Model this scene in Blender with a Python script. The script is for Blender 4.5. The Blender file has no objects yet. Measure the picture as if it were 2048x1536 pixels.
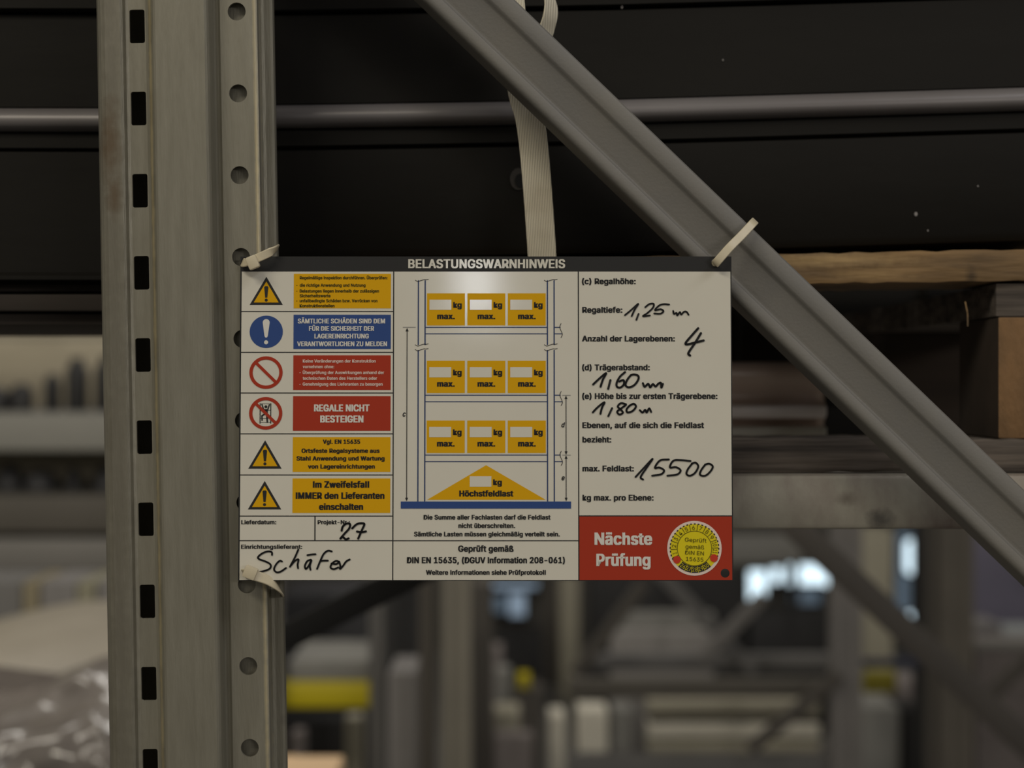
import bpy, bmesh, math, random
from mathutils import Vector, Matrix
from mathutils.geometry import tessellate_polygon
random.seed(7)
S = bpy.context.scene
C = S.collection
F = 3243.0            # focal length in pixels of the 2048 wide frame
CAMZ = 1.95
# ------------------------------------------------------------------ camera
cam = bpy.data.cameras.new('camera'); co = bpy.data.objects.new('camera', cam); C.objects.link(co)
co.location = (0, 0, CAMZ); co.rotation_euler = (math.pi/2, 0, 0)
cam.sensor_width = 36; cam.lens = 36*F/2048; cam.clip_start = .01; cam.clip_end = 100
cam.dof.use_dof = True; cam.dof.focus_distance = 1.015; cam.dof.aperture_fstop = 4.5
S.camera = co
# ------------------------------------------------------------------ light
w = bpy.data.worlds.new('hall'); S.world = w; w.use_nodes = True
w.node_tree.nodes['Background'].inputs[0].default_value = (1, .925, .79, 1)
w.node_tree.nodes['Background'].inputs[1].default_value = .175
def area(name, loc, target, sx, sy, power, col=(1, 1, 1)):
    l = bpy.data.lights.new(name, 'AREA'); l.shape = 'RECTANGLE'; l.size = sx; l.size_y = sy
    l.energy = power; l.color = col
    o = bpy.data.objects.new(name, l); C.objects.link(o); o.location = loc
    o.rotation_euler = (Vector(target)-Vector(loc)).to_track_quat('-Z', 'Y').to_euler()
    return o
area('hall_light_front', (-1.6, -1.8, 4.6), (0, 1, 1.9), 2.4, .5, 46, (1, .92, .76))
area('hall_light_right', (2.4, -.6, 4.8), (0.3, 1.2, 1.9), 2.4, .5, 24, (.95, .95, 1))
area('fill_light_far', (4.2, -7, 3.3), (.4, 1.2, 1.9), 2.4, .5, 62, (1, .95, .9))  # fill lamp added to brighten the wrapped bundle in the pallet opening
area('hall_light_aisle', (0, 6.0, 5.0), (0, 6.5, 0), 5, 1, 85, (1, .95, .88))
area('fill_light_left', (-1.9, 2.6, 2.9), (-1.6, 6.2, 1.8), 1.6, .5, 30, (1, .93, .80))  # extra lamp added out of view to lift the dark left shelves
S.view_settings.view_transform = 'Standard'; S.view_settings.look = 'None'
S.view_settings.exposure = 0; S.view_settings.gamma = 1; S.view_settings.use_curve_mapping = False

# ------------------------------------------------------------------ helpers
def P(px, py, Y): return Vector(((px-1024)*Y/F, Y, CAMZ-(py-768)*Y/F))
def tag(o, label=None, cat=None, group=None, kind=None):
    for k, v in (('label', label), ('category', cat), ('group', group), ('kind', kind)):
        if v: o[k] = v
    return o
def empty(name, loc, label=None, cat=None, group=None, kind=None):
    o = bpy.data.objects.new(name, None); C.objects.link(o); o.location = loc; o.empty_display_size = .05
    return tag(o, label, cat, group, kind)
def link(name, me, mat, parent=None, loc=None):
    """vertices are given in world space; they are moved into the parent's space"""
    o = bpy.data.objects.new(name, me); C.objects.link(o)
    if mat and not me.materials: me.materials.append(mat)
    if parent is not None:
        o.parent = parent
    if loc is not None: o.location = loc
    return o
def gloc(p):
    m = Vector((0, 0, 0))
    while p is not None: m += p.location; p = p.parent
    return m
def obj(name, bm, mat, parent=None, smooth=None, origin=None):
    """bm in world coordinates; origin = where the object's origin goes"""
    base = gloc(parent) if parent else Vector((0, 0, 0))
    org = Vector(origin) if origin is not None else base
    bm.transform(Matrix.Translation(-org))
    bmesh.ops.recalc_face_normals(bm, faces=bm.faces)
    me = bpy.data.meshes.new(name); bm.to_mesh(me); bm.free()
    if smooth:
        me.shade_smooth(); me.set_sharp_from_angle(angle=math.radians(smooth))
    me.materials.append(mat)
    o = bpy.data.objects.new(name, me); C.objects.link(o)
    if parent: o.parent = parent
    o.location = org-base
    return o
def box(bm, x0, x1, y0, y1, z0, z1, bev=0):
    r = bmesh.ops.create_cube(bm, size=1)
    for v in r['verts']:
        v.co = Vector((x0+(v.co.x+.5)*(x1-x0), y0+(v.co.y+.5)*(y1-y0), z0+(v.co.z+.5)*(z1-z0)))
    if bev:
        es = list({e for v in r['verts'] for e in v.link_edges})
        bmesh.ops.bevel(bm, geom=es, offset=bev, segments=2, affect='EDGES', profile=.6)
    return r
def extr(bm, prof, path, closed=True, caps=True):
    """prof: list of (a,b); path: list of (origin, axisA, axisB)"""
    rings = [[bm.verts.new(o+A*a+B*b) for a, b in prof] for o, A, B in path]
    n = len(prof)
    for r0, r1 in zip(rings, rings[1:]):
        for i in range(n if closed else n-1):
            j = (i+1) % n
            bm.faces.new((r0[i], r0[j], r1[j], r1[i]))
    if closed and caps:
        bm.faces.new(rings[0]); bm.faces.new(rings[-1][::-1])
def bar(bm, a, b, wdt, dep, prof=None):
    """straight channel from a to b, face towards -Y; prof in units of (width, depth)"""
    a = Vector(a); b = Vector(b); d = (b-a).normalized(); B = Vector((0, 1, 0)); A = d.cross(B).normalized(); B = A.cross(d)*-1
    if B.y < 0: B = -B
    prof = prof or [(-.5, 0), (-.5, 1), (.5, 1), (.5, 0)]
    extr(bm, [(p*wdt, q*dep) for p, q in prof], [(a, A, B), (b, A, B)])
def catmull(pts, n=6):
    pts = [Vector(p) for p in pts]; out = []
    q = [2*pts[0]-pts[1]]+pts+[2*pts[-1]-pts[-2]]
    for i in range(1, len(q)-2):
        a, b, c, d = q[i-1:i+3]
        for k in range(n):
            t = k/n
            out.append(.5*((2*b)+(c-a)*t+(2*a-5*b+4*c-d)*t*t+(3*b-a-3*c+d)*t**3))
    out.append(pts[-1]); return out
def band(bm, pts, wdirs, width, th, n=5, closed=False):
    P3 = catmull(pts, n)
    m = len(P3)
    if callable(wdirs): W = [wdirs(i/(m-1)) for i in range(m)]
    else: W = [Vector(wdirs)]*m
    path = []
    for i, p in enumerate(P3):
        t = (P3[min(i+1, m-1)]-P3[max(i-1, 0)]).normalized()
        wv = (W[i]-t*W[i].dot(t)).normalized()
        path.append((p, wv, t.cross(wv)))
    r = .3*th
    hw, ht = width/2, th/2
    extr(bm, [(-hw, -ht+r), (-hw+r, -ht), (hw-r, -ht), (hw, -ht+r), (hw, ht-r), (hw-r, ht), (-hw+r, ht), (-hw, ht-r)], path)

# ------------------------------------------------------------------ materials
def mat(name, col, rough=.6, metal=0, col2=None, scale=8, stretch=(1, 1, 1), mix=.5, bump=0, bscale=None, spec=.5,
        patches=None, detail=4):
    m = bpy.data.materials.new(name); m.use_nodes = True; nt = m.node_tree; N = nt.nodes; L = nt.links
    b = N['Principled BSDF']; b.inputs['Roughness'].default_value = rough; b.inputs['Metallic'].default_value = metal
    b.inputs['Specular IOR Level'].default_value = spec
    b.inputs['Base Color'].default_value = (*col, 1)
    if col2 or bump or patches:
        tc = N.new('ShaderNodeTexCoord'); mp = N.new('ShaderNodeMapping'); mp.inputs['Scale'].default_value = stretch
        L.new(tc.outputs['Object'], mp.inputs['Vector'])
    cur = None
    if col2:
        nz = N.new('ShaderNodeTexNoise'); nz.inputs['Scale'].default_value = scale; nz.inputs['Detail'].default_value = detail
        nz.inputs['Roughness'].default_value = .6
        L.new(mp.outputs[0], nz.inputs['Vector'])
        rp = N.new('ShaderNodeValToRGB'); rp.color_ramp.elements[0].position = .5-mix/2; rp.color_ramp.elements[1].position = .5+mix/2
        rp.color_ramp.elements[0].color = (*col, 1); rp.color_ramp.elements[1].color = (*col2, 1)
        L.new(nz.outputs['Fac'], rp.inputs[0]); cur = rp.outputs[0]
    if patches:
        for (c, r, pc, st) in patches:           # patch: centre, radii, colour, strength
            sb = N.new('ShaderNodeVectorMath'); sb.operation = 'SUBTRACT'; sb.inputs[1].default_value = c
            L.new(tc.outputs['Object'], sb.inputs[0])
            dv = N.new('ShaderNodeVectorMath'); dv.operation = 'DIVIDE'; dv.inputs[1].default_value = r
            L.new(sb.outputs[0], dv.inputs[0])
            ln = N.new('ShaderNodeVectorMath'); ln.operation = 'LENGTH'; L.new(dv.outputs[0], ln.inputs[0])
            n2 = N.new('ShaderNodeTexNoise'); n2.inputs['Scale'].default_value = 140; n2.inputs['Detail'].default_value = 3
            L.new(tc.outputs['Object'], n2.inputs['Vector'])
            ad = N.new('ShaderNodeMath'); ad.operation = 'MULTIPLY_ADD'; ad.inputs[1].default_value = 1.2
            L.new(n2.outputs['Fac'], ad.inputs[0]); L.new(ln.outputs['Value'], ad.inputs[2])
            mr = N.new('ShaderNodeMapRange'); mr.inputs['From Min'].default_value = 1.9; mr.inputs['From Max'].default_value = .8
            mr.inputs['To Min'].default_value = 0; mr.inputs['To Max'].default_value = st
            L.new(ad.outputs[0], mr.inputs['Value'])
            mx = N.new('ShaderNodeMix'); mx.data_type = 'RGBA'
            if cur: L.new(cur, mx.inputs['A'])
            else: mx.inputs['A'].default_value = (*col, 1)
            mx.inputs['B'].default_value = (*pc, 1); L.new(mr.outputs[0], mx.inputs['Factor']); cur = mx.outputs['Result']
    if cur: L.new(cur, b.inputs['Base Color'])
    if bump:
        nb = N.new('ShaderNodeTexNoise'); nb.inputs['Scale'].default_value = bscale or scale; nb.inputs['Detail'].default_value = 3
        L.new(mp.outputs[0], nb.inputs['Vector'])
        bp = N.new('ShaderNodeBump'); bp.inputs['Strength'].default_value = bump; bp.inputs['Distance'].default_value = .002
        L.new(nb.outputs['Fac'], bp.inputs['Height']); L.new(bp.outputs[0], b.inputs['Normal'])
    return m
def emit(name, col, st):
    m = bpy.data.materials.new(name); m.use_nodes = True; b = m.node_tree.nodes['Principled BSDF']
    b.inputs['Base Color'].default_value = (.02, .02, .02, 1)
    b.inputs['Emission Color'].default_value = (*col, 1); b.inputs['Emission Strength'].default_value = st
    return m
ZB = CAMZ
M = {}
M['galv_post'] = mat('galv_post', (.315, .298, .24), .42, .35, (.245, .23, .18), 60, (3, 3, .35), .5, .12, 300,
    patches=[((-.047, .008, 1.95), (.0095, .03, 1.6), (.15, .135, .105), .55), ((-.0485, .0, 2.10), (.007, .06, .026), (.13, .085, .045), .75), ((-.046, .0, 2.066), (.005, .06, .012), (.13, .085, .045), .7),
             ((-.0222, .005, 2.2), (.0016, .02, .9), (.80, .66, .36), .55), ((.0409, .014, 2.2), (.0012, .02, .9), (.80, .66, .36), .45),  # bright strips along both ridges: highlights put into the colour
             ((.05, 0, 1.735), (.006, .05, .004), (.12, .10, .09), .6), ((.045, 0, 2.16), (.03, .05, .05), (.34, .32, .26), .4)])
M['galv_brace'] = mat('galv_brace', (.235, .22, .192), .6, .15, (.20, .195, .185), 16, (1, 1, 1), .5, .08, 500)
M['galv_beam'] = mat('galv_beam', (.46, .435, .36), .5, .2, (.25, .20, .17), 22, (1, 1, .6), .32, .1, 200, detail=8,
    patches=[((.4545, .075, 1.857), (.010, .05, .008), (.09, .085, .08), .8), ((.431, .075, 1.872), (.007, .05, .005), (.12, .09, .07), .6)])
M['black_steel'] = mat('black_steel', (.0105, .0095, .008), .55, 0, (.016, .0145, .012), 14, (.3, 1, 1), .6, .1, 80, spec=.15)
M['rail'] = mat('rail', (.17, .155, .155), .38, .2, (.24, .225, .225), 20, (.25, 1, 1), .5, .05, 60)
M['plank_dark'] = mat('plank_dark', (.028, .022, .018), .85, 0, (.05, .04, .033), 30, (.1, 1, 1), .5, .3, 60)
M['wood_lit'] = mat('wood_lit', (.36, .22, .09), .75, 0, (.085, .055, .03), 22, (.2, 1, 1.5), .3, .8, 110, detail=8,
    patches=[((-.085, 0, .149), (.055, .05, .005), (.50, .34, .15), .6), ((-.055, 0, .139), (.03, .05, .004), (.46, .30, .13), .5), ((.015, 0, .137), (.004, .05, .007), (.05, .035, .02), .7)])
M['wood_block'] = mat('wood_block', (.30, .165, .07), .85, 0, (.17, .10, .045), 60, (1, 1, .5), .5, .6, 200)
M['wood_grey'] = mat('wood_grey', (.17, .14, .115), .9, 0, (.04, .033, .028), 50, (.10, 1, 2.2), .3, .6, 80, detail=6)
M['wood_shade'] = mat('wood_shade', (.06, .042, .03), .9, 0, (.03, .022, .016), 30, (.2, 1, 1), .5, .3, 60)  # shaded copy of the pallet wood, shadow put into its colour
M['webbing'] = None
M['tie'] = mat('tie', (.78, .69, .49), .35, 0, (.68, .60, .43), 40, spec=.5)
M['wrap'] = mat('wrap', (.62, .48, .39), .3, 0, (.42, .31, .25), 9, (.2, 1, 3), .5, .3, 20)

def webbing():
    m = bpy.data.materials.new('webbing'); m.use_nodes = True; nt = m.node_tree; N = nt.nodes; L = nt.links
    b = N['Principled BSDF']; b.inputs['Roughness'].default_value = .6
    tc = N.new('ShaderNodeTexCoord'); mp = N.new('ShaderNodeMapping'); mp.inputs['Rotation'].default_value = (0, math.radians(-4), 0)
    L.new(tc.outputs['Object'], mp.inputs['Vector'])
    wv = N.new('ShaderNodeTexWave'); wv.bands_direction = 'X'; wv.inputs['Scale'].default_value = 190; wv.inputs['Distortion'].default_value = .8
    L.new(mp.outputs[0], wv.inputs['Vector'])
    nz = N.new('ShaderNodeTexNoise'); nz.inputs['Scale'].default_value = 30
    L.new(mp.outputs[0], nz.inputs['Vector'])
    r = N.new('ShaderNodeValToRGB'); r.color_ramp.elements[0].color = (.70, .64, .50, 1); r.color_ramp.elements[1].color = (.95, .88, .70, 1)
    L.new(wv.outputs['Fac'], r.inputs[0])
    r2 = N.new('ShaderNodeValToRGB'); r2.color_ramp.elements[0].position = .35; r2.color_ramp.elements[1].position = .6
    r2.color_ramp.elements[0].color = (.78, .76, .73, 1); r2.color_ramp.elements[1].color = (1, 1, 1, 1)
    L.new(nz.outputs['Fac'], r2.inputs[0])
    mx = N.new('ShaderNodeMix'); mx.data_type = 'RGBA'; mx.blend_type = 'MULTIPLY'; mx.inputs['Factor'].default_value = 1
    L.new(r.outputs[0], mx.inputs['A']); L.new(r2.outputs[0], mx.inputs['B']); L.new(mx.outputs['Result'], b.inputs['Base Color'])
    bp = N.new('ShaderNodeBump'); bp.inputs['Strength'].default_value = .5; bp.inputs['Distance'].default_value = .0006
    L.new(wv.outputs['Fac'], bp.inputs['Height']); L.new(bp.outputs[0], b.inputs['Normal'])
    return m
M['webbing'] = webbing()

# ------------------------------------------------------------------ setting
M['floor'] = mat('floor', (.16, .155, .145), .5, 0, (.12, .115, .11), 2, mix=.6)
M['wall'] = mat('wall', (.10, .095, .085), .9, 0, (.085, .08, .072), 1.5)  # dark grey carries the shade between the racks in its colour
M['wall_beige'] = mat('wall_beige', (.42, .375, .28), .9, 0, (.36, .32, .24), 1.2)
bm = bmesh.new(); box(bm, -9, 9, -8, 12.2, -.1, 0); obj('floor', bm, M['floor'])['kind'] = 'structure'
bm = bmesh.new(); box(bm, -9, 9, 12, 12.2, 0, 6); obj('wall_back', bm, M['wall'])['kind'] = 'structure'
def window(n, x0, y0, x1, y1, em, mul=False):
    a = P(x0, y1, 11.97); b = P(x1, y0, 11.97)
    r = empty('window_%d' % n, ((a.x+b.x)/2, 11.97, a.z), kind='structure')
    bm = bmesh.new(); box(bm, a.x, b.x, 11.975, 11.99, a.z, b.z); obj('pane', bm, em, r)
    bm = bmesh.new(); t = .025
    box(bm, a.x-t, a.x, 11.93, 12, a.z-t, b.z+t); box(bm, b.x, b.x+t, 11.93, 12, a.z-t, b.z+t)
    box(bm, a.x, b.x, 11.93, 12, b.z, b.z+t); box(bm, a.x, b.x, 11.93, 12, a.z-t, a.z)
    obj('window_frame', bm, M['dark'], r)
M['dark'] = mat('dark', (.012, .012, .013), .6, 0, (.02, .019, .019), 6)
M['dark2'] = mat('dark2', (.035, .035, .038), .6, 0, (.045, .045, .05), 4)
EB = emit('daylight', (.72, .90, 1), 1.5); ED = emit('daylight_dim', (.62, .80, 1), .33); EV = emit('daylight_low', (.45, .62, .80), .15)
window(1, 1496, 1140, 1532, 1200, EB); window(2, 1540, 1135, 1562, 1165, EB)
window(3, 1574, 1128, 1655, 1172, EB); window(4, 1580, 1176, 1640, 1208, EV)
window(5, 1790, 1060, 1850, 1270, EV)
window(6, 985, 1163, 1075, 1176, ED); window(7, 1018, 1185, 1050, 1232, ED); window(8, 988, 1190, 1012, 1225, EV)
# lamps seen through the racks
def lamp(x0, y0, x1, y1, Y, label):
    a = P(x0, y1, Y); b = P(x1, y0, Y)
    r = empty('work_lamp', ((a.x+b.x)/2, Y, a.z), label, 'lamp')
    bm = bmesh.new(); box(bm, a.x, b.x, Y, Y+.03, a.z, b.z, min(b.x-a.x, b.z-a.z)*.4); obj('diffuser', bm, EB, r, 60)
    bm = bmesh.new(); box(bm, a.x-.01, b.x+.01, Y+.031, Y+.08, a.z-.01, b.z+.01); obj('housing', bm, M['dark'], r)
    bm = bmesh.new(); xm = (a.x+b.x)/2; box(bm, xm-.008, xm+.008, Y+.05, Y+.066, .012, a.z-.01); box(bm, xm-.06, xm+.06, Y, Y+.12, 0, .012); obj('stand', bm, M['dark'], r)
lamp(1812, 1080, 1840, 1148, 11.8, 'bright upright tube lamp glowing in front of the blue window')
lamp(1814, 1226, 1830, 1244, 11.4, 'small round glowing lamp low under the upright tube lamp')

# ------------------------------------------------------------------ the near rack
rack = empty('storage_rack', P(385, 768, 1.03)*1, 'galvanised pallet rack with perforated post and diagonal brace, nearest the camera', 'rack')
rack.location.z = 0
# --- perforated upright
TILT = math.radians(1.02)
s0 = 1.0/F
prof = [(207, 78), (206.5, 16), (209, 9.5), (214, 7), (222, 6), (252, 6), (258, 7), (264, 9.5), (270, 10), (304, 10), (309, 9), (316, 2), (319, .6), (323, 0),
        (421, 0), (426, 1), (430, 2.5), (440, 14.5), (444, 16), (449, 15.5), (453, 14), (521, 14), (527, 14.7), (529.5, 17), (532, 36), (535, 37.6),
        (541, 38), (553, 38), (558, 39), (561, 42), (562, 78)]
Yp = .9935
pitch = .05025*1.012
xc0 = 385
def post_x(px, d): # measured at depth Yp+d
    return ((px-1024)*(Yp+d/1000)-(xc0-1024)*1.0)/F
post_z0 = CAMZ
slotc = CAMZ-(708-768)*1.0/F     # a slot centre
holec = CAMZ-(679-768)*1.004/F     # a round hole centre
def build_post():
    bm = bmesh.new()
    lo, hi = -38, 30
    H0 = -CAMZ*0
    for i, ((p0, d0), (p1, d1)) in enumerate(zip(prof, prof[1:])):
        x0, x1 = post_x(p0, d0), post_x(p1, d1); y0, y1 = d0/1000, d1/1000
        slot = (p0, p1) == (270, 304); hole = (p0, p1) == (453, 521)
        for k in range(lo, hi):
            c = (holec if True else slotc)+k*pitch
            za, zb = c-pitch/2, c+pitch/2
            A, B_, C_, D = (x0, y0, za), (x1, y1, za), (x1, y1, zb), (x0, y0, zb)
            if slot:
                off = slotc-holec; off -= round(off/pitch)*pitch
                hw = .0047; hh = .0104; cx = (x0+x1)/2; cc = c+off
                # split the cell so that the slot centre may be displaced; slot must lie in the cell
                r = .0012
                ring = []
                for sx, sz in ((1, 1), (-1, 1), (-1, -1), (1, -1)):
                    for t in (0, 1, 2):
                        a = {(1, 1): 0, (-1, 1): 90, (-1, -1): 180, (1, -1): 270}[(sx, sz)]+t*45
                        ring.append((cx+sx*(hw-r)+r*math.cos(math.radians(a)), cc+sz*(hh-r)+r*math.sin(math.radians(a))))
            elif hole:
                cx = post_x(486.5, 14); rr = .0056; cc = c
                ring = [(cx+rr*math.cos(math.radians(a)), cc+rr*math.sin(math.radians(a))) for a in range(0, 360, 15)]
            else: ring = None
            if ring:
                outer = [Vector((x0, za, 0)), Vector((x1, za, 0)), Vector((x1, zb, 0)), Vector((x0, zb, 0))]
                inner = [Vector((x, z, 0)) for x, z in ring]
                vs = [bm.verts.new((v.x, y0, v.y)) for v in outer+inner]
                for t in tessellate_polygon([outer, inner]): bm.faces.new([vs[j] for j in t])
            else:
                bm.faces.new([bm.verts.new(v) for v in (A, B_, C_, D)])
    # back web
    xa, xb = post_x(*prof[0]), post_x(*prof[-1])
    za, zb = holec+(lo-.5)*pitch, holec+(hi-.5)*pitch
    for k in range(lo, hi):
        c = holec+k*pitch
        u, v_ = post_x(449, 24), post_x(524, 24)          # inner sleeve just behind the round holes
        bm.faces.new([bm.verts.new(v) for v in ((u, .024, c-pitch/2), (v_, .024, c-pitch/2), (v_, .024, c+pitch/2), (u, .024, c+pitch/2))])
        for u, v_ in ((xa, xa+.032), (xb-.040, xb)):     # returned lips, the back is open between them
            bm.faces.new([bm.verts.new(v) for v in ((u, .078, c-pitch/2), (v_, .078, c-pitch/2), (v_, .078, c+pitch/2), (u, .078, c+pitch/2))])
    bmesh.ops.remove_doubles(bm, verts=bm.verts, dist=.00002)
    return bm, za
bm, zbase = build_post()
bmesh.ops.recalc_face_normals(bm, faces=bm.faces)
me = bpy.data.meshes.new('upright_post'); bm.to_mesh(me); bm.free(); me.shade_flat()
me.materials.append(M['galv_post'])
post = bpy.data.objects.new('upright_post', me); C.objects.link(post); post.parent = rack
# rotate about (xc0, z = CAMZ)
R = Matrix.Rotation(-TILT, 4, 'Y')
pivot = Vector((0, 0, CAMZ))
T = Matrix.Translation(Vector(((xc0-1024)*1.0/F, Yp, CAMZ))) @ R @ Matrix.Translation(-pivot)
post.matrix_local = Matrix.Translation(-rack.location) @ T
sm = post.modifiers.new('thickness', 'SOLIDIFY'); sm.thickness = .0018; sm.offset = -1
post['label'] = 'ribbed galvanised upright with a row of slots and a row of round holes'

# --- brace: rolled channel
def brace(parent, a, b, Y, wid, dep, m, name='diagonal_brace', prof=None, Y2=None, label=None):
    A = P(a[0], a[1], Y); B = P(b[0], b[1], Y2 or Y)
    d = (B-A).normalized(); n = Vector((0, 1, 0)); side = n.cross(d).normalized()
    if side.z < 0: side = -side        # towards the upper right edge
    bm = bmesh.new()
    prof = prof or [(-.5, 1), (-.5, .15), (-.45, .03), (-.3, 0), (-.25, .12), (.25, .12), (.3, 0), (.45, .03), (.5, .15), (.5, 1), (.47, 1), (.47, .2), (-.47, .2), (-.47, 1)]
    extr(bm, [(p*wid, q*dep) for p, q in prof], [(A, side, n), (B, side, n)])
    o = obj(name, bm, m, parent, 35)
    if label: o['label'] = label
    return o
bw = 131.0
pf = [(0, 30), (.3, 6), (2, 2.6), (5, 1), (9, .2), (14, 0), (25, .1), (27, .5), (29.5, 3.4), (34, 4.6), (39, 4.4), (44, 3.7), (84, 3.6), (87, 3), (90, 1.8), (93, .6), (96, .1), (108, 0), (121, .1), (126, .9), (129.5, 3), (131, 7), (131, 30),
      (126, 30), (126, 12), (120, 7.5), (8, 7.5), (5, 12), (5, 30)]
cx1, cy1, cx2, cy2 = 940-520*1.02, 0-500*1.02, 940+1300*1.02, 1251*1.02
brace(rack, (940-390, -375.4), (940+1400, 1347.5), 1.020, 1, 1, M['galv_brace'],
      prof=[((p-bw/2)*1.020/F, q/1000) for p, q in pf])
# --- load beam
def beam_prof(h, d): # open-back rolled box beam with a step
    return [(0, 0), (.002, -.002), (h-.002, -.002), (h, 0), (h, d), (0, d)]
def hbeam(parent, x0, x1, ytop, ybot, Y, m, name='load_beam', dep=.05, label=None, ytop2=None):
    z1 = P(0, ytop, Y).z; z0 = P(0, ybot, Y).z; h = z1-z0
    xa = P(x0, 0, Y).x; xb = P(x1, 0, Y).x
    bm = bmesh.new()
    r = min(.006, h*.1)
    pr = [(0, r), (r*.3, r*.3), (r, 0), (h-r, 0), (h-r*.3, r*.3), (h, r), (h, dep*.45), (h-h*.22, dep*.45), (h-h*.22, dep), (0, dep)]
    extr(bm, pr, [(Vector((xa, Y, z0)), Vector((0, 0, 1)), Vector((0, 1, 0))), (Vector((xb, Y, z0)), Vector((0, 0, 1)), Vector((0, 1, 0)))])
    o = obj(name, bm, m, parent, 35)
    if label: o['label'] = label
    return o
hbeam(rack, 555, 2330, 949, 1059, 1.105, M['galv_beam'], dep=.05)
# second frame of the rack, further along
rf = [(-.5, .6), (-.5, .05), (-.4, 0), (.4, 0), (.5, .05), (.5, .6)]
M['brace_far'] = mat('brace_far', (.105, .092, .078), .6, .2, (.085, .075, .065), 5)
brace(rack, (1500, 968), (2160, 1588), 3.1, .052, .03, M['brace_far'], prof=rf)
M['galv_far'] = mat('galv_far', (.23, .215, .205), .5, .2, (.19, .18, .17), 6)
M['brown_far'] = mat('brown_far', (.13, .115, .095), .7, .1, (.10, .09, .075), 6)

# ------------------------------------------------------------------ warning sign
SC = 1/F
SX, SZ = 971.5, 1161.5
sign = empty('warning_sign', P(SX, SZ, .9960), 'rectangular black, white and coloured load warning sign tied to the rack post and brace', 'sign')
SR = Matrix.Rotation(-.046, 4, 'X'); sign.matrix_local = Matrix.Translation(sign.location) @ SR
def sp(px, py): return ((px-SX)*SC*1.0005, (SZ-py)*SC*1.002)
def pm(name, col, rough=.5, spec=.25):
    m = mat(name, col, rough, 0, spec=spec); return m
M['s_white'] = mat('s_white', (.80, .765, .66), .085, 0, (.77, .735, .635), 25, mix=.5, spec=.62)
M['s_black'] = pm('s_black', (.028, .028, .028)); M['s_ink'] = pm('s_ink', (.02, .02, .022), .4)
M['s_grey'] = pm('s_grey', (.25, .25, .25))
M['s_yel'] = pm('s_yel', (.80, .43, .004), .6, .15); M['s_red'] = pm('s_red', (.44, .045, .020), .6, .15); M['s_blue'] = pm('s_blue', (.040, .085, .27), .6, .15)
M['s_line'] = pm('s_line', (.035, .06, .16)); M['s_pink'] = pm('s_pink', (.88, .72, .64)); M['s_lemon'] = pm('s_lemon', (.82, .68, .01), .5)
M['s_olive'] = pm('s_olive', (.05, .045, .005)); M['s_fred'] = pm('s_fred', (.62, .05, .02))
M['s_field'] = mat('s_field', (.84, .81, .74), .16, 0, spec=.62)
def flat(name, polys, m, parent, lev, th=0, label=None):
    """polys: list of [outer, hole, hole...] in photo pixels; lev = layer above the plate"""
    y = -lev*.00012-.0006
    V = []; Fc = []
    for poly in polys:
        loops = [[Vector((*sp(*p), 0)) for p in lp] for lp in poly]
        base = len(V)
        V += [(v.x, y, v.y) for lp in loops for v in lp]
        for t in tessellate_polygon(loops):
            a, b, c = (Vector(V[base+j]) for j in t)
            n = (b-a).cross(c-a)
            if n.length < 1e-14: continue
            t = tuple(base+j for j in t)
            Fc.append(t if n.y < 0 else t[::-1])
    me = bpy.data.meshes.new(name); me.from_pydata(V, [], Fc); me.materials.append(m)
    o = bpy.data.objects.new(name, me); C.objects.link(o); o.parent = parent
    if label: o['label'] = label
    return o
def rect(x0, y0, x1, y1): return [(x0, y0), (x1, y0), (x1, y1), (x0, y1)]
def circ(cx, cy, rx, ry=None, n=40): ry = ry or rx; return [(cx+rx*math.cos(2*math.pi*k/n), cy+ry*math.sin(2*math.pi*k/n)) for k in range(n)]
def seg(x0, y0, x1, y1, w):
    dx, dy = x1-x0, y1-y0; l = math.hypot(dx, dy); nx, ny = -dy/l*w/2, dx/l*w/2
    return [(x0+nx, y0+ny), (x1+nx, y1+ny), (x1-nx, y1-ny), (x0-nx, y0-ny)]
def sector(cx, cy, r0, r1, a0, a1, n=16): # degrees clockwise from the top
    f = lambda r, a: (cx+r*math.sin(math.radians(a)), cy-r*math.cos(math.radians(a)))
    A = [a0+(a1-a0)*k/n for k in range(n+1)]
    return [f(r1, a) for a in A]+[f(r0, a) for a in A[::-1]]
# plate with four real holes
HOLES = [(488, 524, 8), (1432, 526, 8), (488, 1148, 8), (1447.8, 1146.3, 8.6)]
def holed(x0, y0, x1, y1, skip=()):
    return [rect(x0, y0, x1, y1)]+[circ(a, b, r+.3, n=24)[::-1] for a, b, r in HOLES if x0 < a-r-1 and a+r+1 < x1 and y0 < b-r-1 and b+r+1 < y1]
def plate():
    loops = [rect(478.5, 514, 1464.3, 1161.5)]+[circ(a, b, r, n=24) for a, b, r in HOLES]
    L3 = [[Vector((*sp(*p), 0)) for p in lp] for lp in loops]
    flatl = [v for l in L3 for v in l]
    bm = bmesh.new()
    f = [bm.verts.new((v.x, -.0005, v.y)) for v in flatl]; b = [bm.verts.new((v.x, .0012, v.y)) for v in flatl]
    for t in tessellate_polygon(L3):
        bm.faces.new([f[j] for j in t]); bm.faces.new([b[j] for j in t][::-1])
    k = 0
    for l in L3:
        n = len(l)
        for i in range(n): bm.faces.new((f[k+i], f[k+(i+1) % n], b[k+(i+1) % n], b[k+i]))
        k += n
    bmesh.ops.recalc_face_normals(bm, faces=bm.faces)
    me = bpy.data.meshes.new('plate'); bm.to_mesh(me); bm.free(); me.materials.append(M['s_black'])
    o = bpy.data.objects.new('plate', me); C.objects.link(o); o.parent = sign; o['label'] = 'thin plate with dark grey header band and border'
plate()
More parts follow.
